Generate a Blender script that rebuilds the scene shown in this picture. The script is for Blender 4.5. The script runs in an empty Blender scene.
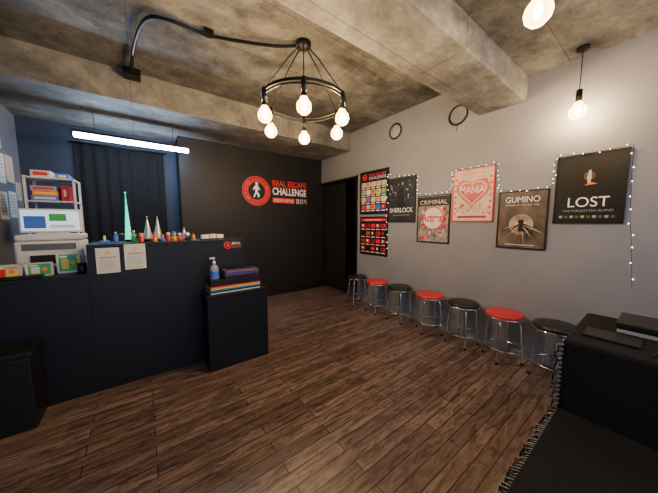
import bpy, bmesh, math, random
from mathutils import Vector, Matrix
random.seed(7)
W=3.0; D=4.28; SLAB=2.88
# ------------------------------------------------------------ materials
MATS={}
def nt(name):
    m=bpy.data.materials.new(name); m.use_nodes=True
    t=m.node_tree; b=t.nodes['Principled BSDF']
    return m,t,b
def mat(name,col,rough=.5,metal=0,emit=None,es=0,noise=0,nscale=20,bump=0,alpha=None,trans=0,spec=None,coat=0):
    if name in MATS: return MATS[name]
    m,t,b=nt(name)
    b.inputs['Base Color'].default_value=(*col,1)
    b.inputs['Roughness'].default_value=rough
    b.inputs['Metallic'].default_value=metal
    if spec is not None: b.inputs['Specular IOR Level'].default_value=spec
    if coat: b.inputs['Coat Weight'].default_value=coat
    if emit: 
        b.inputs['Emission Color'].default_value=(*emit,1); b.inputs['Emission Strength'].default_value=es
    if trans: b.inputs['Transmission Weight'].default_value=trans
    if noise or bump:
        tc=t.nodes.new('ShaderNodeTexCoord'); n=t.nodes.new('ShaderNodeTexNoise')
        n.inputs['Scale'].default_value=nscale; n.inputs['Detail'].default_value=5
        t.links.new(tc.outputs['Object'],n.inputs['Vector'])
        if noise:
            r=t.nodes.new('ShaderNodeValToRGB')
            r.color_ramp.elements[0].position=.3; r.color_ramp.elements[1].position=.7
            r.color_ramp.elements[0].color=(*[c*(1-noise) for c in col],1)
            r.color_ramp.elements[1].color=(*[min(1,c*(1+noise)) for c in col],1)
            t.links.new(n.outputs['Fac'],r.inputs['Fac']); t.links.new(r.outputs['Color'],b.inputs['Base Color'])
        if bump:
            bp=t.nodes.new('ShaderNodeBump'); bp.inputs['Strength'].default_value=bump; bp.inputs['Distance'].default_value=.01
            t.links.new(n.outputs['Fac'],bp.inputs['Height']); t.links.new(bp.outputs['Normal'],b.inputs['Normal'])
    MATS[name]=m; return m

def concrete(name,dark,light,warm,rough=.75):
    m,t,b=nt(name); N=t.nodes.new; Lk=t.links.new
    tc=N('ShaderNodeTexCoord')
    n1=N('ShaderNodeTexNoise'); n1.inputs['Scale'].default_value=1.5; n1.inputs['Detail'].default_value=10; n1.inputs['Roughness'].default_value=.72; n1.inputs['Distortion'].default_value=.6
    n2=N('ShaderNodeTexNoise'); n2.inputs['Scale'].default_value=6; n2.inputs['Detail'].default_value=8; n2.inputs['Roughness'].default_value=.75
    mp=N('ShaderNodeMapping'); mp.inputs['Scale'].default_value=(.7,1,1)
    Lk(tc.outputs['Object'],mp.inputs['Vector']); Lk(mp.outputs[0],n1.inputs['Vector']); Lk(tc.outputs['Object'],n2.inputs['Vector'])
    r=N('ShaderNodeValToRGB'); e=r.color_ramp.elements
    e[0].position=.41; e[0].color=(*dark,1); e[1].position=.61; e[1].color=(*light,1)
    k=r.color_ramp.elements.new(.51); k.color=(*warm,1)
    mx=N('ShaderNodeMix'); mx.data_type='FLOAT'; mx.inputs[0].default_value=.4
    Lk(n1.outputs['Fac'],mx.inputs[2]); Lk(n2.outputs['Fac'],mx.inputs[3]); Lk(mx.outputs[0],r.inputs['Fac'])
    br=N('ShaderNodeTexBrick'); br.offset=0; br.inputs['Scale'].default_value=1
    br.inputs['Brick Width'].default_value=1.8; br.inputs['Row Height'].default_value=.6; br.inputs['Mortar Size'].default_value=.004
    br.inputs['Color1'].default_value=(1,1,1,1); br.inputs['Color2'].default_value=(.74,.74,.74,1); br.inputs['Mortar'].default_value=(.3,.3,.3,1)
    Lk(tc.outputs['Object'],br.inputs['Vector'])
    mu=N('ShaderNodeMix'); mu.data_type='RGBA'; mu.blend_type='MULTIPLY'; mu.inputs[0].default_value=.8
    Lk(r.outputs['Color'],mu.inputs[6]); Lk(br.outputs['Color'],mu.inputs[7]); Lk(mu.outputs[2],b.inputs['Base Color'])
    bp=N('ShaderNodeBump'); bp.inputs['Strength'].default_value=.6; bp.inputs['Distance'].default_value=.02
    Lk(n2.outputs['Fac'],bp.inputs['Height']); Lk(bp.outputs['Normal'],b.inputs['Normal'])
    b.inputs['Roughness'].default_value=rough
    return m

def wood_floor():
    m,t,b=nt('wood_floor'); N=t.nodes.new; Lk=t.links.new
    tc=N('ShaderNodeTexCoord')
    br=N('ShaderNodeTexBrick'); br.offset=.37; br.inputs['Scale'].default_value=1
    br.inputs['Brick Width'].default_value=.9; br.inputs['Row Height'].default_value=.08; br.inputs['Mortar Size'].default_value=.003
    br.inputs['Color1'].default_value=(.105,.070,.057,1); br.inputs['Color2'].default_value=(.205,.142,.118,1); br.inputs['Mortar'].default_value=(.012,.009,.008,1)
    Lk(tc.outputs['Object'],br.inputs['Vector'])
    mp=N('ShaderNodeMapping'); mp.inputs['Scale'].default_value=(2.8,17,1); Lk(tc.outputs['Object'],mp.inputs['Vector'])
    n=N('ShaderNodeTexNoise'); n.inputs['Scale'].default_value=1.9; n.inputs['Detail'].default_value=9; n.inputs['Roughness'].default_value=.78; n.inputs['Distortion'].default_value=.9
    Lk(mp.outputs[0],n.inputs['Vector'])
    r=N('ShaderNodeValToRGB'); r.color_ramp.elements[0].position=.40; r.color_ramp.elements[0].color=(.24,.22,.21,1); r.color_ramp.elements[1].position=.58; r.color_ramp.elements[1].color=(1.3,1.27,1.24,1)
    Lk(n.outputs['Fac'],r.inputs['Fac'])
    mu=N('ShaderNodeMix'); mu.data_type='RGBA'; mu.blend_type='MULTIPLY'; mu.inputs[0].default_value=.88
    Lk(br.outputs['Color'],mu.inputs[6]); Lk(r.outputs['Color'],mu.inputs[7]); Lk(mu.outputs[2],b.inputs['Base Color'])
    b.inputs['Roughness'].default_value=.32; b.inputs['Specular IOR Level'].default_value=.5
    bp=N('ShaderNodeBump'); bp.inputs['Strength'].default_value=.3; bp.inputs['Distance'].default_value=.004
    Lk(n.outputs['Fac'],bp.inputs['Height']); Lk(bp.outputs['Normal'],b.inputs['Normal'])
    return m
def bulb_shell():
    m,t,b=nt('amber_glass_shell'); N=t.nodes.new; Lk=t.links.new
    t.nodes.remove(b); o=t.nodes['Material Output']
    tr=N('ShaderNodeBsdfTransparent'); tr.inputs[0].default_value=(1,.84,.62,1)
    em=N('ShaderNodeEmission'); em.inputs[0].default_value=(1,.60,.24,1); em.inputs[1].default_value=26
    lw=N('ShaderNodeLayerWeight'); lw.inputs[0].default_value=.35
    mr=N('ShaderNodeMapRange'); mr.inputs[3].default_value=.25; mr.inputs[4].default_value=.75
    Lk(lw.outputs['Facing'],mr.inputs[0])
    mx=N('ShaderNodeMixShader'); Lk(mr.outputs[0],mx.inputs[0]); Lk(tr.outputs[0],mx.inputs[1]); Lk(em.outputs[0],mx.inputs[2]); Lk(mx.outputs[0],o.inputs[0])
    return m
M_SHELL=bulb_shell()
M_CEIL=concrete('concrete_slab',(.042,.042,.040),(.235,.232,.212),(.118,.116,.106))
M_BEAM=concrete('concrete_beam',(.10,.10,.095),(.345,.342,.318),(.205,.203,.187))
M_FLOOR=wood_floor()
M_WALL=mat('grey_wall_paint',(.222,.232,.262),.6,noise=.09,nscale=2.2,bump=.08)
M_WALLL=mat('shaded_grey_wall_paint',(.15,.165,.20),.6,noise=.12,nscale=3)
M_BLACKW=mat('black_wall_paint',(.008,.008,.010),.55,noise=.15,nscale=3,bump=.05,spec=.3)
M_NAVY=mat('navy_wall_paint',(.022,.029,.050),.6,noise=.12,nscale=3,spec=.3)
M_COUNTER=mat('counter_black_laminate',(.008,.010,.014),.42,noise=.12,nscale=4,spec=.28)
M_BLK=mat('black_plastic',(.008,.008,.009),.4,spec=.35)
M_BLKM=mat('black_metal',(.015,.015,.015),.35,.6)
M_CLOTH=mat('black_cloth',(.007,.007,.008),.85,noise=.3,nscale=60,bump=.3,spec=.2)
M_VINYLB=mat('black_vinyl',(.010,.010,.011),.35,bump=.1,nscale=90)
M_VINYLR=mat('red_vinyl',(.5,.025,.03),.35,bump=.1,nscale=90)
M_CHROME=mat('chrome',(.75,.75,.77),.13,1)
M_WHITE=mat('white_plastic',(.6,.61,.63),.45)
M_PAPER=mat('white_paper',(.68,.67,.65),.8)
M_CREAM=mat('cream_print',(.62,.49,.36),.7,noise=.15,nscale=9)
M_YEL=mat('yellow_print',(.8,.6,.12),.7)
M_PYEL=mat('pale_yellow_print',(.72,.64,.36),.7)
M_RED=mat('red_print',(.66,.012,.02),.5)
M_DRED=mat('dark_red_print',(.34,.01,.015),.5)
M_WTXT=mat('white_print',(.85,.85,.85),.5)
M_GREYT=mat('grey_print',(.35,.35,.36),.6)
M_GREEN=mat('green_print',(.06,.42,.09),.5)
M_BLUE=mat('blue_print',(.04,.16,.65),.5)
M_ORANGE=mat('orange_print',(.85,.24,.02),.5)
M_PURPLE=mat('purple_plastic',(.09,.04,.15),.35)
M_GOLD=mat('gold_print',(.5,.31,.08),.5)
M_BULB=mat('filament_glow',(1,.9,.7),.3,emit=(1,.78,.52),es=1900)
M_LED=mat('led_tube_glow',(1,1,1),.3,emit=(.55,.74,1),es=110)
M_FAIRY=mat('fairy_glow',(1,1,1),.3,emit=(1,.95,.85),es=14)
M_BEAD=mat('unlit_fairy_bead',(.3,.3,.3),.3)
M_CYAN=mat('cyan_glow',(.05,.7,.55),.3,emit=(.05,1,.7),es=1.3)
M_GLASS=mat('clear_bottle',(.75,.85,.95),.1,trans=.7)
M_SILVER=mat('silver_foil',(.6,.6,.66),.3,.9)
M_SCREEN=mat('grey_screen',(.1,.11,.12),.2)
M_LIT=mat('lit_screen',(.6,.7,.8),.3,emit=(.62,.78,1),es=.8)

# ------------------------------------------------------------ builder
class B:
    def __init__(s,name): s.name=name; s.bm=bmesh.new(); s.mats=[]
    def mi(s,m):
        if m not in s.mats: s.mats.append(m)
        return s.mats.index(m)
    def add(s,tb,m,smooth=False,mx=None):
        if mx is not None: bmesh.ops.transform(tb,matrix=mx,verts=tb.verts)
        i=s.mi(m)
        for f in tb.faces: f.material_index=i; f.smooth=smooth
        me=bpy.data.meshes.new('t'); tb.to_mesh(me); tb.free(); s.bm.from_mesh(me); bpy.data.meshes.remove(me)
    def box(s,x0,x1,y0,y1,z0,z1,m,bev=0,mx=None,seg=2):
        tb=bmesh.new(); bmesh.ops.create_cube(tb,size=1)
        for v in tb.verts:
            v.co=Vector((x0+(v.co.x+.5)*(x1-x0),y0+(v.co.y+.5)*(y1-y0),z0+(v.co.z+.5)*(z1-z0)))
        if bev: bmesh.ops.bevel(tb,geom=tb.edges[:],offset=bev,segments=seg,affect='EDGES',profile=.5)
        s.add(tb,m,False,mx)
    def cyl(s,p0,p1,r0,r1=None,m=None,n=16,caps=True):
        r1=r0 if r1 is None else r1
        p0=Vector(p0);p1=Vector(p1);d=p1-p0
        tb=bmesh.new(); bmesh.ops.create_cone(tb,cap_ends=caps,segments=n,radius1=r0,radius2=max(r1,1e-4),depth=d.length)
        q=d.to_track_quat('Z','Y').to_matrix().to_4x4()
        s.add(tb,m,True,Matrix.Translation((p0+p1)/2)@q)
    def sph(s,c,r,m,sc=(1,1,1),sub=2):
        tb=bmesh.new(); bmesh.ops.create_icosphere(tb,subdivisions=sub,radius=r)
        s.add(tb,m,True,Matrix.Translation(c)@Matrix.Diagonal((*sc,1)))
    def tube(s,pts,r,m,n=8,closed=False):
        pts=[Vector(p) for p in pts]; tb=bmesh.new(); rings=[]; N=len(pts)
        prev=None
        for i,p in enumerate(pts):
            if closed: t=(pts[(i+1)%N]-pts[i-1])
            else: t=pts[min(i+1,N-1)]-pts[max(i-1,0)]
            t.normalize()
            a=prev if prev is not None else (Vector((0,0,1)) if abs(t.z)<.9 else Vector((1,0,0)))
            u=(a-t*a.dot(t)).normalized(); v=t.cross(u); prev=u
            rings.append([tb.verts.new(p+(u*math.cos(2*math.pi*k/n)+v*math.sin(2*math.pi*k/n))*r) for k in range(n)])
        for i in range(N if closed else N-1):
            a=rings[i];b=rings[(i+1)%N]
            for k in range(n): tb.faces.new((a[k],a[(k+1)%n],b[(k+1)%n],b[k]))
        if not closed:
            tb.faces.new(rings[0][::-1]); tb.faces.new(rings[-1])
        s.add(tb,m,True)
    def ring(s,c,R,r,m,axis='Z',n=40):
        pts=[]
        for k in range(n):
            a=2*math.pi*k/n; x,y=R*math.cos(a),R*math.sin(a)
            pts.append(Vector(c)+(Vector((x,y,0)) if axis=='Z' else Vector((0,x,y)) if axis=='X' else Vector((x,0,y))))
        s.tube(pts,r,m,8,True)
    def lathe(s,c,prof,m,n=28,mx=None):
        tb=bmesh.new(); rings=[]
        for r,z in prof:
            rings.append([tb.verts.new((max(r,1e-4)*math.cos(2*math.pi*k/n),max(r,1e-4)*math.sin(2*math.pi*k/n),z)) for k in range(n)])
        for a,b in zip(rings,rings[1:]):
            for k in range(n): tb.faces.new((a[k],a[(k+1)%n],b[(k+1)%n],b[k]))
        tb.faces.new(rings[0][::-1]); tb.faces.new(rings[-1])
        s.add(tb,m,True,Matrix.Translation(c)@(mx or Matrix.Identity(4)))
    def flat(s,pts,m,mx):
        tb=bmesh.new(); tb.faces.new([tb.verts.new((p[0],p[1],0)) for p in pts]); s.add(tb,m,False,mx)
    def text(s,body,u0,v0,u1,v1,m,mx,dz=0,fat=0):
        cu=bpy.data.curves.new('t','FONT'); cu.body=body; cu.offset=fat
        ob=bpy.data.objects.new('t',cu); bpy.context.collection.objects.link(ob)
        bpy.context.view_layer.update()
        dg=bpy.context.evaluated_depsgraph_get(); me=bpy.data.meshes.new_from_object(ob.evaluated_get(dg))
        bpy.data.objects.remove(ob); bpy.data.curves.remove(cu)
        if len(me.vertices)==0: return
        xs=[v.co.x for v in me.vertices]; ys=[v.co.y for v in me.vertices]
        x0,x1,y0,y1=min(xs),max(xs),min(ys),max(ys)
        tb=bmesh.new(); tb.from_mesh(me); bpy.data.meshes.remove(me)
        for v in tb.verts:
            v.co=Vector((u0+(v.co.x-x0)/(x1-x0)*(u1-u0),v0+(v.co.y-y0)/(y1-y0)*(v1-v0),dz))
        s.add(tb,m,False,mx)
    def done(s,parent=None):
        bm=s.bm
        xs=[v.co for v in bm.verts]
        lo=Vector((min(v.x for v in xs),min(v.y for v in xs),min(v.z for v in xs))); hi=Vector((max(v.x for v in xs),max(v.y for v in xs),max(v.z for v in xs)))
        o=Vector(((lo.x+hi.x)/2,(lo.y+hi.y)/2,lo.z))
        if not s.name.startswith(('wall_r','wall_b','wall_c','wall_l','floor','ceiling')):
            bmesh.ops.translate(bm,verts=bm.verts,vec=-o)
        else: o=Vector((0,0,0))
        me=bpy.data.meshes.new(s.name); bm.to_mesh(me); bm.free()
        for m in s.mats: me.materials.append(m)
        ob=bpy.data.objects.new(s.name,me); ob.location=o; bpy.context.collection.objects.link(ob)
        if parent: ob.parent=parent
        return ob
def fr_right(y,z,x=W):
    return Matrix(((0,0,-1,x),(-1,0,0,y),(0,1,0,z),(0,0,0,1)))
def fr_back(x,z,y=D):
    return Matrix(((1,0,0,x),(0,0,-1,y),(0,1,0,z),(0,0,0,1)))
def fr_left(y,z,x):
    return Matrix(((0,0,1,x),(1,0,0,y),(0,1,0,z),(0,0,0,1)))
class Panel:
    def __init__(s,b,mx,w,h,t,face,frame=None,fw=.012):
        s.b=b;s.mx=mx;s.w=w;s.h=h;s.t=t
        if frame:
            b.box(0,w,0,h,0,t*.6,face,mx=mx)
            b.box(0,w,0,fw,0,t,frame,mx=mx);b.box(0,w,h-fw,h,0,t,frame,mx=mx)
            b.box(0,fw,0,h,0,t,frame,mx=mx);b.box(w-fw,w,0,h,0,t,frame,mx=mx)
            s.z=t*.6
        else:
            b.box(0,w,0,h,0,t,face,mx=mx); s.z=t
    def rect(s,u0,v0,u1,v1,m,l=1):
        s.poly([(u0,v0),(u1,v0),(u1,v1),(u0,v1)],m,l)
    def poly(s,pts,m,l=1):
        s.b.flat([(p[0]*s.w,p[1]*s.h) for p in pts],m,s.mx@Matrix.Translation((0,0,s.z+.0008*l)))
    def circ(s,u,v,r,m,l=1,n=28,r0=None):
        s.b.flat([(u*s.w+r*math.cos(2*math.pi*k/n),v*s.h+r*math.sin(2*math.pi*k/n)) for k in range(n)],m,s.mx@Matrix.Translation((0,0,s.z+.0008*l)))
    def txt(s,body,u0,v0,u1,v1,m,l=2,fat=0):
        s.b.text(body,u0*s.w,v0*s.h,u1*s.w,v1*s.h,m,s.mx,s.z+.0008*l,fat)

# ------------------------------------------------------------ room shell
XL=-1.1; YN=-1.5; YR=4.62
b=B('floor'); b.box(XL,4.0,YN,4.75,-.1,0,M_FLOOR); b.done()
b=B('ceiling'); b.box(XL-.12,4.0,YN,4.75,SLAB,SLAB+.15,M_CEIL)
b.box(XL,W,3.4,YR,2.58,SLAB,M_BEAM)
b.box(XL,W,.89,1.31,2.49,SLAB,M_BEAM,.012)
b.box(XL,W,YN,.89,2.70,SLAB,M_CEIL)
b.done()
b=B('wall_right')
b.box(W,W+.15,YN,3.22,0,SLAB,M_WALL); b.box(W,W+.15,3.22,4.28,2.12,SLAB,M_WALL); b.done()
b=B('wall_corridor')
b.box(3.9,4.0,3.1,4.4,0,SLAB,M_BLACKW); b.box(W+.15,3.9,3.1,3.22,0,SLAB,M_BLACKW); b.box(W,3.9,4.28,4.4,0,SLAB,M_BLACKW); b.done()
b=B('wall_back'); b.box(.5,W,D,YR+.12,0,2.58,M_BLACKW); b.done()
b=B('wall_recess'); b.box(XL,.5,YR,YR+.12,0,2.58,M_NAVY); b.done()
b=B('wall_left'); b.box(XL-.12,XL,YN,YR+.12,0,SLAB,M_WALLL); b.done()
b=B('baseboard_back'); b.box(.5,W-.001,D-.012,D,0,.08,M_BLK); b.done()
b=B('trim_doorway')
b.box(W-.012,W+.15,3.2,3.235,0,2.14,M_BLK); b.box(W-.012,W+.15,3.2,4.28,2.1,2.135,M_BLK); b.done()
b=B('black_doorway_curtain')
tb=bmesh.new(); cols=[]
n=60
for i in range(n+1):
    y=4.25-.62*i/n; x=W+.09+.025*math.sin(i*.95)
    cols.append([tb.verts.new((x+.01*math.sin(i*.4+z*3),y,z)) for z in (.03,.5,1,1.5,2.09)])
for a,c in zip(cols,cols[1:]):
    for k in range(4): tb.faces.new((a[k],c[k],c[k+1],a[k+1]))
b.add(tb,M_CLOTH,True); b.cyl((W+.09,3.24,2.09),(W+.09,4.27,2.09),.01,m=M_BLKM); b.done()

# ------------------------------------------------------------ counter
b=B('reception_counter'); CF=2.62
b.box(-.34,.84,CF,CF+.05,0,1.175,M_COUNTER,.002)
b.box(-.34,.84,CF-.003,CF+.34,1.155,1.18,M_COUNTER,.003)
b.box(.80,.84,CF+.05,CF+.6,0,1.155,M_COUNTER)
b.box(XL+.002,-.34,CF,CF+.05,0,.95,M_COUNTER,.002)
b.box(XL+.002,-.34,CF-.003,CF+.65,.93,.955,M_COUNTER,.003)
b.box(-.34,.80,CF+.05,CF+.65,.72,.75,M_COUNTER)
b.box(-.36,-.34,CF+.05,CF+.65,0,.93,M_COUNTER)
b.done()
for x0,x1,z0,z1,c in ((-.29,-.148,.95,1.15,M_PYEL),(-.118,.022,.965,1.172,M_PYEL)):
    b=B('notice_paper'); p=Panel(b,fr_back(x0,z0,CF-.0035),x1-x0,z1-z0,.0015,M_PAPER)
    p.circ(.5,.8,.017,M_YEL); p.rect(.15,.6,.85,.65,M_GOLD)
    for k in range(6): p.rect(.12,.5-k*.06,.88-random.random()*.2,.515-k*.06,M_GREYT)
    p.rect(.1,.06,.9,.14,c); b.done()
b=B('counter_logo_sign'); p=Panel(b,fr_back(.64,1.075,CF-.0035),.19,.095,.003,M_BLK)
p.circ(.25,.5,.036,M_RED); p.circ(.25,.5,.028,M_BLK,2); p.circ(.25,.5,.016,M_RED,3)
p.txt('REAL',.48,.55,.92,.8,M_WTXT); p.txt('ESCAPE',.48,.2,.92,.42,M_RED); b.done()

b=B('display_pedestal'); b.box(.43,.985,2.36,CF-.006,0,.70,M_COUNTER,.004); b.box(.425,.99,2.355,CF-.006,.68,.703,M_BLK,.003); b.done()
b=B('rainbow_printer_box'); b.box(.47,.92,2.385,2.57,.703,.83,M_BLK,.003)
for k,c in enumerate((M_RED,M_ORANGE,M_YEL,M_GREEN,M_BLUE)):
    z=.765-k*.0085
    b.box(.4685,.9215,2.383,2.572,z,z+.008,c)
b.box(.4685,.9215,2.3835,2.5715,.706,.716,M_PAPER)
b.done()
b=B('label_printer'); b.box(.60,.92,2.40,2.56,.831,.90,M_PURPLE,.012); b.box(.62,.90,2.396,2.41,.845,.855,M_BLK); b.box(.64,.88,2.44,2.53,.895,.906,M_BLK,.004); b.done()
b=B('hand_sanitizer_bottle')
b.lathe((.52,2.46,.831),[(.036,0),(.038,.005),(.038,.10),(.03,.12),(.012,.13),(.012,.14)],M_GLASS)
b.lathe((.52,2.46,.855),[(.0385,0),(.0387,.002),(.0387,.05),(.0385,.052)],M_BLUE)
b.cyl((.52,2.46,.97),(.52,2.46,.99),.015,m=M_WHITE); b.cyl((.52,2.46,.99),(.52,2.46,1.02),.005,m=M_WHITE); b.box(.485,.53,2.45,2.47,1.015,1.03,M_WHITE,.003); b.done()

def cone_tree(x,y,z,h,r,m):
    b=B('decorative_cone_tree'); b.cyl((x,y,z),(x,y,z+.02),r*.8,m=M_BLK)
    prof=[]; n=9
    for i in range(n):
        f=i/n; prof.append((r*(1-f),.02+(h-.02)*f)); prof.append((r*(1-f)*.82,.02+(h-.02)*(f+.6/n)))
    prof.append((.001,h)); b.lathe((x,y,z),prof,m,16); b.sph((x,y,z+h+.005),.008,m,sub=1); b.done()
cone_tree(-.09,2.84,1.18,.42,.026,M_CYAN)
cone_tree(.05,2.76,1.18,.21,.042,M_SILVER); cone_tree(.125,2.78,1.18,.21,.042,M_SILVER)
for x,c,c2,s in ((-.0,M_RED,M_ORANGE,1),(.095,M_ORANGE,M_RED,1),(.15,M_BLUE,M_RED,.8),(.195,M_RED,M_YEL,1),(.24,M_GOLD,M_BLUE,1.1),(.285,M_RED,M_WHITE,.9)):
    b=B('toy_figurine'); y=2.68; z=1.18
    b.lathe((x,y,z),[(.018*s,0),(.02*s,.004),(.016*s,.03*s),(.012*s,.045*s)],c,14); b.sph((x,y,z+.06*s),.017*s,M_CREAM,sub=2)
    b.sph((x,y,z+.067*s),.018*s,c2,(1,1,.7)); b.cyl((x-.014*s,y,z+.038*s),(x-.026*s,y-.005,z+.02*s),.005,m=c,n=8); b.cyl((x+.014*s,y,z+.038*s),(x+.026*s,y-.005,z+.025*s),.005,m=c,n=8); b.done()
def bottle(x,y,h,r,c,cap):
    b=B('small_bottle'); b.lathe((x,y,1.18),[(r*.9,0),(r,.004),(r,h*.6),(r*.4,h*.78),(r*.4,h*.86)],c,16); b.cyl((x,y,1.18+h*.86),(x,y,1.18+h),r*.5,m=cap); b.done()
bottle(-.05,2.72,.10,.018,M_GREEN,M_WHITE); bottle(-.17,2.74,.09,.016,M_BLUE,M_WHITE); bottle(.335,2.80,.12,.018,M_WHITE,M_RED); bottle(.40,2.70,.07,.016,M_GOLD,M_BLK)
b=B('toy_snow_globe'); b.cyl((.35,2.72,1.18),(.35,2.72,1.205),.026,.022,m=M_BLK); b.sph((.35,2.72,1.23),.028,M_SILVER); b.done()
b=B('tape_dispenser'); b.box(-.27,-.21,2.70,2.76,1.18,1.2,M_BLUE,.004); b.ring((-.24,2.73,1.215),.02,.007,M_YEL,'X',20); b.done()
b=B('business_card_tray'); b.box(.47,.68,2.70,2.80,1.18,1.19,M_BLK); 
for k in range(3): b.box(.475+k*.07,.535+k*.07,2.71,2.79,1.19,1.225+.006*(k%2),(M_PAPER,M_CREAM,M_PAPER)[k],.002)
b.done()
b=B('desk_monitor'); b.box(-.2,.16,3.05,3.08,.9,1.24,M_BLK,.006); b.box(-.03,0,3.08,3.1,.78,1.1,M_BLK); b.box(-.12,.1,3.0,3.16,.751,.765,M_BLK,.004); b.done()

b=B('office_printer')
b.box(-.78,-.40,2.95,3.25,.956,1.20,M_WHITE,.015); b.box(-.78,-.40,2.97,3.25,1.205,1.25,M_WHITE,.012)
b.box(-.74,-.44,2.944,2.97,1.13,1.18,M_SCREEN,.004); b.box(-.72,-.46,2.90,2.96,1.0,1.015,M_WHITE,.003); b.box(-.70,-.48,2.944,2.955,1.02,1.09,M_BLK)
b.done()
b=B('small_lit_monitor'); b.box(-.77,-.41,3.06,3.09,1.265,1.46,M_WHITE,.008); b.box(-.755,-.425,3.056,3.061,1.282,1.445,M_LIT)
b.box(-.74,-.62,3.0545,3.056,1.30,1.40,M_BLUE); b.box(-.60,-.5,3.0545,3.056,1.36,1.42,M_GREEN); b.box(-.60,-.45,3.0545,3.056,1.30,1.33,M_WTXT)
b.box(-.62,-.56,3.07,3.12,1.25,1.30,M_WHITE); b.box(-.68,-.50,3.02,3.16,1.25,1.262,M_WHITE,.003); b.done()
for x,y,w,h,c,c2 in ((-.84,2.72,.15,.1,M_YEL,M_RED),(-.68,2.74,.14,.10,M_GREEN,M_PAPER),(-.53,2.78,.13,.16,M_GREEN,M_YEL)):
    b=B('photo_frame'); p=Panel(b,fr_back(x,.956,y),w,h,.012,M_PAPER,M_WHITE,.006); p.rect(.1,.1,.9,.9,c); p.rect(.2,.2,.5,.7,c2,2); p.circ(.68,.5,.014,M_ORANGE,2); p.rect(.55,.72,.85,.8,M_BLUE,2); p.rect(.15,.76,.45,.84,M_WTXT,2)
    b.box(x+w*.4,x+w*.6,y,y+.05,.956,.962,M_BLK); b.done()
b=B('pen_cup'); b.lathe((-.385,2.72,.956),[(.025,0),(.028,.003),(.028,.08),(.024,.08),(.022,.01)],M_BLK,18)
for k,c in enumerate((M_RED,M_BLUE,M_YEL,M_GREEN)): b.cyl((-.385+.01*math.cos(k*1.6),2.72+.01*math.sin(k*1.6),.97),(-.385+.022*math.cos(k*1.6),2.72+.022*math.sin(k*1.6),1.09),.004,m=c,n=8)
b.done()
b=B('computer_keyboard'); b.box(-.98,-.58,2.64,2.70,.956,.972,M_BLK,.004)
for i in range(18):
    for j in range(3): b.box(-.97+i*.0215,-.953+i*.0215,2.645+j*.018,2.659+j*.018,.972,.977,M_BLKM)
b.done()
b=B('white_storage_shelf')
for x in (-.88,-.54):
    for y in (3.72,4.02): b.box(x,x+.018,y,y+.018,0,1.80,M_WHITE)
for z in (.5,.95,1.3,1.55,1.78): b.box(-.88,-.522,3.72,4.04,z,z+.015,M_WHITE,.003)
b.done()
def stack(name,x0,x1,z,h,c,c2,y0=3.78):
    b=B(name); b.box(x0,x1,y0,3.98,z,z+h,c,.004); b.box(x0+.02,x1-.02,y0-.002,y0+.001,z+h*.3,z+h*.75,c2); b.done()
stack('board_game_box',-.85,-.66,1.566,.05,M_BLUE,M_WHITE); stack('board_game_box',-.84,-.66,1.617,.045,M_ORANGE,M_YEL); stack('board_game_box',-.85,-.67,1.663,.05,M_GREYT,M_RED)
stack('board_game_box',-.64,-.58,1.566,.16,M_DRED,M_CREAM)
stack('document_tray',-.85,-.57,1.316,.07,M_BLUE,M_PAPER); stack('document_tray',-.84,-.58,1.387,.06,M_GREYT,M_GREEN)
stack('tissue_box',-.84,-.70,1.796,.07,M_CREAM,M_RED); stack('toy_box',-.67,-.57,1.796,.05,M_BLUE,M_YEL)
b=B('black_storage_bin'); b.box(-1.02,-.615,2.38,2.605,.0,.49,M_BLK,.012); b.box(-1.035,-.6,2.365,2.61,.49,.53,M_BLK,.01); b.box(-.9,-.74,2.355,2.37,.5,.52,M_BLKM,.003); b.done()
b=B('black_hanging_backdrop')
tb=bmesh.new(); cols=[]
for i in range(61):
    x=-.62+.95*i/60; y=YR-.05+.012*math.sin(i*.8)
    cols.append([tb.verts.new((x,y,z)) for z in (.6,1.3,2.0,2.35)])
for a,c in zip(cols,cols[1:]):
    for k in range(3): tb.faces.new((a[k],c[k],c[k+1],a[k+1]))
b.add(tb,M_CLOTH,True); b.cyl((-.66,YR-.05,2.36),(.37,YR-.05,2.36),.012,m=M_BLKM); b.done()
b=B('wall_notice_papers')
for y,z,w,h,c in ((3.95,1.75,.22,.3,M_PAPER),(4.2,1.78,.2,.28,M_CREAM),(3.95,1.38,.2,.28,M_PAPER),(4.2,1.4,.2,.28,M_PAPER),(4.42,1.6,.15,.2,M_CREAM),(3.95,2.1,.2,.2,M_PAPER)):
    p=Panel(b,fr_left(y,z,XL+.0005),w,h,.002,c)
    for k in range(7): p.rect(.12,.82-k*.11,.85-random.random()*.2,.86-k*.11,M_GREYT)
b.done()
b=B('ceiling_sensor'); b.lathe((-1.0,3.2,2.83),[(.03,0),(.05,.02),(.055,.05)],M_WHITE); b.done()

b=B('linear_pendant_lamp')
b.box(-.54,.59,3.87,3.93,2.315,2.345,M_BLK,.004); b.box(-.52,.57,3.875,3.925,2.27,2.315,M_LED,.008); b.box(-.54,-.52,3.87,3.93,2.27,2.32,M_BLK);b.box(.57,.59,3.87,3.93,2.27,2.32,M_BLK)
for x in (-.35,.4): b.cyl((x,3.9,2.345),(x,3.9,2.58),.003,m=M_BLK,n=8)
b.done()

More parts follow.
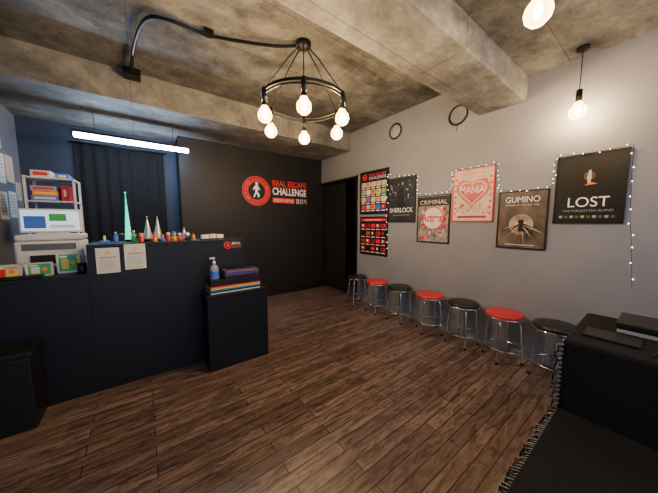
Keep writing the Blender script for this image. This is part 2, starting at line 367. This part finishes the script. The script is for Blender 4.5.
# ------------------------------------------------------------ wall logo
b=B('escape_room_wall_logo')
mx=fr_back(1.64,1.885,D-.002)
def disc(r,m,z): b.flat([(r*math.cos(2*math.pi*k/48),r*math.sin(2*math.pi*k/48)) for k in range(48)],m,mx@Matrix.Translation((0,0,z)))
disc(.25,M_RED,0.001); disc(.232,M_BLACKW,.002); disc(.222,M_RED,.003); disc(.15,M_BLACKW,.004)
for k,ch in enumerate('REAL ESCAPE CHALLENGE '):
    if ch==' ': continue
    a=math.radians(200-k*360/22); 
    rm=mx@Matrix.Rotation(a-math.pi/2,4,'Z')
    b.text(ch,-.017,.165,.017,.21,M_BLK,rm,.0045)
P=[(-.02,.10),(.02,.10),(.03,.07),(.06,.03),(.05,.015),(.02,.04),(.015,-.02),(.05,-.07),(.03,-.11),(.01,-.10),(.015,-.075),(-.01,-.04),(-.04,-.11),(-.065,-.10),(-.03,-.02),(-.03,.04),(-.06,.01),(-.07,.03),(-.04,.08)]
b.flat(P,M_WTXT,mx@Matrix.Translation((0,0,.006)))
b.flat([(.0+.025*math.cos(k*.5236),.125+.025*math.sin(k*.5236)) for k in range(12)],M_WTXT,mx@Matrix.Translation((0,0,.006)))
m2=fr_back(1.93,1.67,D-.002)
b.text('REAL ESCAPE',0,.33,.70,.43,M_RED,m2,.003,.025)
b.text('CHALLENGE',0,.17,.70,.30,M_WTXT,m2,.003,.025)
b.flat([(0,.03),(.44,.03),(.44,.12),(0,.12)],M_RED,m2@Matrix.Translation((0,0,.002)))
b.text('리얼이스케이프',.02,.045,.42,.105,M_WTXT,m2,.004)
b.text('챌린지',.47,.03,.70,.12,M_WTXT,m2,.003)
b.flat([(0,.305),(.70,.305),(.70,.312),(0,.312)],M_RED,m2@Matrix.Translation((0,0,.002)))
b.done()

# ------------------------------------------------------------ posters
def poster(name,y,z,w,h,face,frame=M_BLK):
    b=B(name); return b,Panel(b,fr_right(y,z,W-.001),w,h,.018,face,frame)
cols=[M_RED,M_BLUE,M_GREEN,M_YEL,M_ORANGE,M_PAPER,M_GREYT,M_GOLD,M_DRED,M_CREAM]
b,p=poster('game_list_poster',3.13,1.48,.60,.68,M_BLK)
p.circ(.17,.87,.05,M_RED); p.circ(.17,.87,.035,M_BLK,2); p.circ(.17,.87,.02,M_RED,3)
p.txt('REAL ESCAPE',.34,.87,.92,.93,M_RED); p.txt('CHALLENGE',.34,.8,.92,.86,M_WTXT)
for r in range(4):
    for c in range(5):
        u=.06+c*.18; v=.07+r*.175
        m=cols[(r*3+c*7+r*c)%10]; m_2=cols[(r*5+c*3+2)%10]
        p.rect(u,v+.04,u+.155,v+.15,m); p.rect(u+.03,v+.07,u+.09,v+.13,m_2,2); p.rect(u,v,u+.13,v+.02,M_WTXT,1)
b.done()
b,p=poster('game_price_poster',3.12,.825,.59,.615,M_BLK)
p.rect(.05,.88,.95,.95,M_RED); p.txt('ESCAPE GAMES',.2,.895,.8,.935,M_WTXT,3)
for r in range(4):
    for c in range(5):
        u=.05+c*.185; v=.06+r*.2
        p.rect(u,v+.06,u+.15,v+.15,(M_RED,M_DRED,M_BLK,M_RED)[(r+c*2)%4]); p.rect(u+.03,v+.08,u+.08,v+.14,(M_WTXT,M_BLK,M_RED)[(r*2+c)%3],2)
        p.rect(u,v,u+.14,v+.015,M_WTXT); p.rect(u,v+.025,u+.10,v+.035,M_RED)
b.done()
M_SHER=mat('sherlock_art',(.012,.014,.017),.5,noise=.7,nscale=7)
b,p=poster('detective_game_poster',2.53,1.352,.47,.63,M_SHER)
for i in range(26):
    u=random.uniform(.06,.88); v=random.uniform(.45,.88); w=random.uniform(.02,.06); h=random.uniform(.02,.06)
    p.rect(u,v,u+w,v+h,(M_GOLD,M_GREYT,mat('dim_brown',(.15,.09,.04),.6),mat('dim_teal',(.04,.09,.10),.6))[i%4],1+i*.02)
p.poly([(.36,.34),(.64,.34),(.6,.58),(.55,.64),(.45,.64),(.4,.58)],M_BLK,3); p.circ(.5,.69,.035,M_BLK,3); p.rect(.42,.73,.58,.745,M_BLK,3)
p.txt('SHERLOCK',.08,.22,.92,.32,M_WTXT,4); p.txt('MISSING DETECTIVE CASE',.2,.14,.8,.17,M_GREYT); b.done()
b,p=poster('actress_game_poster',2.02,1.09,.44,.60,mat('grey_collage',(.24,.22,.21),.6,noise=.7,nscale=14))
for i in range(34):
    u=random.uniform(.04,.84); v=random.uniform(.05,.68); w=random.uniform(.05,.12); h=random.uniform(.04,.09)
    p.rect(u,v,u+w,v+h,(M_PAPER,M_DRED,M_GREYT,M_CREAM,M_BLK,M_RED)[i%6],1+i*.03)
p.rect(.03,.78,.97,.97,M_BLK); p.txt('CRIMINAL',.08,.81,.92,.9,M_CREAM); p.circ(.5,.52,.145,M_RED,3); p.circ(.5,.52,.132,M_PAPER,4)
p.txt('Actress',.14,.44,.88,.62,M_RED,6,.03); b.done()
b,p=poster('heart_game_poster',1.555,1.357,.44,.59,M_CREAM,M_RED)
heart=[]
for k in range(40):
    t=2*math.pi*k/40; heart.append((.5+.025*16*math.sin(t)**3,.56+.019*(13*math.cos(t)-5*math.cos(2*t)-2*math.cos(3*t)-math.cos(4*t))))
p.poly(heart,M_RED,1); p.poly([(.5+(u-.5)*.86,.56+(v-.56)*.86) for u,v in heart],M_CREAM,2); p.poly([(.5+(u-.5)*.74,.56+(v-.56)*.74) for u,v in heart],mat('pink_print',(.62,.09,.08),.6),3)
for k in range(22):
    t=2*math.pi*k/22; u=.5+.025*14.8*math.sin(t)**3; v=.56+.0176*(13*math.cos(t)-5*math.cos(2*t)-2*math.cos(3*t)-math.cos(4*t)); p.circ(u,v,.009,(M_RED,M_GOLD)[k%2],4,10)
p.txt('MANIA',.2,.53,.8,.67,M_PAPER,5,.02); p.txt('LOVE POTION',.2,.88,.8,.92,M_RED,2)
for k in range(46):
    u=random.uniform(.08,.92); v=random.choice((random.uniform(.16,.32),random.uniform(.76,.86),random.uniform(.2,.36))); p.circ(u,v,random.uniform(.004,.011),(M_RED,M_DRED,M_GOLD)[k%3],1.5,8)
for k in range(7): p.circ(.08,.15+k*.11,.012,M_RED,2); p.circ(.92,.15+k*.11,.012,M_RED,2)
p.rect(.15,.07,.85,.11,M_DRED,2); b.done()
b,p=poster('tree_game_poster',1.07,1.09,.405,.565,mat('sepia_art',(.095,.068,.05),.5,noise=.8,nscale=6))
p.circ(.5,.42,.10,mat('sepia_glow',(.38,.28,.20),.5,noise=.4,nscale=14),1); p.circ(.5,.46,.045,M_CREAM,2)
for k in range(22):
    a=math.radians(190+k*7.6); r=.4+.09*math.sin(k*2.3); p.poly([(.5+.02*math.cos(a),.42+.02*math.sin(a)),(.5+r*math.cos(a)+.008,.38+.75*r*math.sin(a)),(.52+.03*math.cos(a),.45+.03*math.sin(a))],(M_BLK,M_CREAM)[k%4==0],3+k*.02)
for k in range(9):
    a=math.radians(25+k*16); p.poly([(.49,.42),(.5+.2*math.cos(a),.48+.15*math.sin(a)),(.52,.42)],M_BLK,3)
p.poly([(.45,.3),(.56,.3),(.54,.5),(.47,.5)],M_BLK,4)
p.txt('GUMINO',.16,.8,.84,.9,M_WTXT); p.txt('MURDER AT THE OLD TREE',.16,.74,.84,.77,M_CREAM); p.rect(.2,.06,.8,.075,M_CREAM); b.done()
b,p=poster('island_game_poster',.63,1.34,.42,.575,M_BLK)
p.circ(.5,.68,.035,mat('dim_gold',(.12,.06,.02),.5),1); p.poly([(.48,.58),(.52,.58),(.53,.66),(.52,.76),(.49,.76),(.47,.66)],M_CREAM,2); p.poly([(.44,.55),(.62,.56),(.52,.59)],M_ORANGE,2)
p.txt('LOST',.22,.24,.8,.38,M_WTXT); p.txt('THE FORGOTTEN ISLAND',.15,.17,.86,.20,M_GREYT)
for k in range(10): p.rect(.1+k*.082,.08,.15+k*.082,.115,(M_GREYT,mat('dim_brown',(.15,.09,.04)))[k%2]); 
b.done()

b=B('wall_vent_ring'); b.ring((W-.012,2.43,2.64),.10,.011,M_BLKM,'X'); b.cyl((W-.012,2.43,2.64),(W-.001,2.43,2.64),.092,m=M_GREYT,n=32); b.done()
b=B('cable_hoop'); b.ring((W-.009,1.54,2.57),.105,.008,M_BLK,'X'); b.ring((W-.016,1.535,2.575),.098,.004,M_BLK,'X')
b.cyl((W-.03,1.54,2.672),(W,1.54,2.672),.004,m=M_CHROME,n=8)
b.tube([(W-.006,1.54,2.47),(W-.006,1.55,2.4)],.003,M_BLK); b.done()

def fairy(name,pts,step,r=.005,m=None,jit=.012):
    b=B(name); pts=[Vector(p) for p in pts]
    b.tube(pts,.0018,M_BLK,5)
    for a,c in zip(pts,pts[1:]):
        n=max(1,int((c-a).length/step))
        for k in range(n):
            q=a.lerp(c,(k+.5)/n)+Vector((random.uniform(-.004,0),random.uniform(-jit,jit),random.uniform(-jit,jit)))
            b.sph(q,r,m or M_FAIRY,sub=1)
    return b.done()
x=W-.024
def sag(a,c,n=6,s=.02):
    a=Vector(a);c=Vector(c); return [a.lerp(c,k/n)-Vector((0,0,s*4*(k/n)*(1-k/n))) for k in range(n)]
pts=[(x,2.53,.9),(x,2.535,1.3),(x,2.535,2.05)]+sag((x,2.535,2.05),(x,2.04,1.99))+sag((x,2.04,1.99),(x,2.03,1.72))+sag((x,2.03,1.72),(x,1.57,1.72))+sag((x,1.57,1.72),(x,1.56,1.97))+sag((x,1.56,1.97),(x,1.09,1.96))+sag((x,1.09,1.96),(x,1.08,1.68))+sag((x,1.08,1.68),(x,.645,1.67))+sag((x,.645,1.67),(x,.64,1.94))+sag((x,.64,1.94),(x,.20,1.93))+[(x,.20,1.93),(x,.195,1.7),(x,.18,1.4),(x,.15,1.1),(x,.13,.85)]
fairy('poster_fairy_lights',pts,.085,.0036)

# ------------------------------------------------------------ stools
def stool(y,seat,x=2.81):
    b=B('round_stool'); H=.48
    b.lathe((x,y,H-.045),[(.13,0),(.155,.003),(.158,.015),(.158,.03),(.15,.042),(.12,.047),(.0,.048)],seat,36)
    b.ring((x,y,H-.043),.156,.006,M_CHROME); b.cyl((x,y,H-.06),(x,y,H-.045),.12,m=M_BLKM,n=28)
    rot=random.random()*.8
    for k in range(4):
        a=rot+k*math.pi/2; c,s=math.cos(a),math.sin(a)
        pr=[(.04,H-.058),(.10,H-.06),(.125,H-.075),(.135,H-.12),(.165,.02),(.167,.012)]
        b.tube([(x+r*c,y+r*s,z) for r,z in pr],.010,M_CHROME,8)
        b.cyl((x+.167*c,y+.167*s,0),(x+.166*c,y+.166*s,.022),.012,m=M_BLK,n=10)
    b.ring((x,y,.13),.148,.008,M_CHROME)
    b.done()
for y,s in zip((3.0,2.56,2.14,1.69,1.29,.895,.51),(M_VINYLB,M_VINYLR)*4): stool(y,s)

# ------------------------------------------------------------ chandelier
SH=[(.022,.130),(.03,.108),(.05,.083),(.056,.056),(.05,.03),(.03,.008),(.001,0)][::-1]
def bulb(b,x,y,z):
    b.lathe((x,y,z),SH,M_SHELL,16)
    b.lathe((x,y,z+.03),[(.004,0),(.014,.012),(.017,.03),(.012,.055),(.004,.07)],M_BULB,10)
cx,cy,ZR,RR=1.21,1.99,2.40,.36
b=B('wagon_wheel_chandelier')
b.lathe((cx,cy,SLAB-.05),[(.02,0),(.06,.01),(.065,.035),(.065,.05)],M_BLKM)
b.ring((cx,cy,ZR),RR,.012,M_BLKM,n=48); b.ring((cx,cy,ZR-.03),RR,.008,M_BLKM,n=48)
for k in range(6):
    a=math.radians(58.7+60*k); px,py=cx+RR*math.cos(a),cy+RR*math.sin(a)
    b.tube([(cx+.03*math.cos(a),cy+.03*math.sin(a),SLAB-.03),(cx+.14*math.cos(a),cy+.14*math.sin(a),2.72),(px,py,ZR)],.005,M_BLKM,6)
    b.cyl((px,py,ZR-.10),(px,py,ZR+.01),.02,m=M_BLKM); b.cyl((px,py,ZR-.13),(px,py,ZR-.10),.026,.022,m=M_BLKM)
    bulb(b,px,py,ZR-.255)
b.done()
def pendant(x,y,z,top):
    b=B('pendant_bulb_lamp'); b.cyl((x,y,z+.16),(x,y,top),.0035,m=M_BLK,n=8); b.cyl((x,y,z+.07),(x,y,z+.165),.02,m=M_BLKM); b.cyl((x,y,top-.02),(x,y,top),.04,m=M_BLKM)
    bulb(b,x,y,z-.055); b.done()
pendant(2.83,.50,2.22,2.70); pendant(1.51,.43,2.30,2.70)
def smooth(pts,n=6):
    pts=[Vector(p) for p in pts]; P=[pts[0]]+pts+[pts[-1]]; out=[]
    for i in range(1,len(P)-2):
        for k in range(n):
            t=k/n; a,c,d,e=P[i-1],P[i],P[i+1],P[i+2]
            out.append(.5*((2*c)+(-a+d)*t+(2*a-5*c+4*d-e)*t*t+(-a+3*c-3*d+e)*t**3))
    out.append(P[-1]); return out
b=B('ceiling_conduit'); b.tube(smooth([(cx,cy,2.86),(1.0,2.12,2.84),(.54,2.33,2.85),(.25,2.33,2.84),(.12,2.42,2.84),(.05,2.8,2.85),(.02,3.2,2.84),(.02,3.3,2.80)]),.014,M_BLKM)
b.box(.49,.56,2.29,2.36,2.84,2.88,M_BLKM,.005); b.box(-.05,.09,3.28,3.398,2.79,2.87,M_BLKM,.008); b.done()

# ------------------------------------------------------------ sofa
b=B('black_sofa')
b.box(.74,1.66,-1.35,.27,.06,.42,M_CLOTH,.02); b.box(1.64,2.26,-1.35,.27,.06,.78,M_CLOTH,.018)
for x0 in (.8,2.16):
    for y0 in (-1.3,.18): b.cyl((x0,y0,0),(x0,y0,.07),.025,m=M_BLK)
for i in range(150):
    x=.76+.88*i/149; d=random.uniform(.008,.028); l=random.uniform(.04,.08)
    b.tube([(x,.266,.412),(x+random.uniform(-.006,.006),.27+d,.40),(x+random.uniform(-.01,.01),.27+d*1.1,.40-l)],.0024,M_BEAD if i%3==0 else (M_CLOTH,M_BLK)[i%2],4)
for i in range(40):
    z=.44+.31*i/39; d=random.uniform(.006,.022)
    b.tube([(1.645,.262,z),(1.635,.27+d,z-.005),(1.632,.272+d,z-.04)],.0024,M_BEAD if i%3==0 else (M_CLOTH,M_BLK)[i%2],4)
b.done()
b=B('document_case'); b.box(1.96,2.2,-.12,.12,.78,.80,M_GREYT,.003); b.box(1.955,2.205,-.125,.125,.80,.835,M_BLK,.008); b.box(2.04,2.12,-.14,-.125,.805,.82,M_BLKM,.003); b.done()
b=B('black_tablet'); b.box(1.76,1.90,.03,.22,.78,.792,M_BLK,.004); b.box(1.77,1.89,.04,.21,.792,.793,M_BLK); b.done()
b=B('power_cable'); b.tube(smooth([(1.70,.0,.785),(1.78,-.03,.785),(1.74,-.1,.785),(1.84,-.2,.785),(1.93,-.18,.785)]),.004,M_BLK); b.done()

# ------------------------------------------------------------ world + camera
w=bpy.data.worlds.new('world'); bpy.context.scene.world=w; w.use_nodes=True
bg=w.node_tree.nodes['Background']; bg.inputs[0].default_value=(.64,.77,1,1); bg.inputs[1].default_value=1.9
cam=bpy.data.cameras.new('camera'); co=bpy.data.objects.new('camera',cam); bpy.context.collection.objects.link(co)
co.location=(0,0,1.35); co.rotation_euler=(math.radians(84.5),0,math.radians(-36.7)); cam.lens=13.8; cam.sensor_width=36; cam.clip_start=.02
bpy.context.scene.camera=co
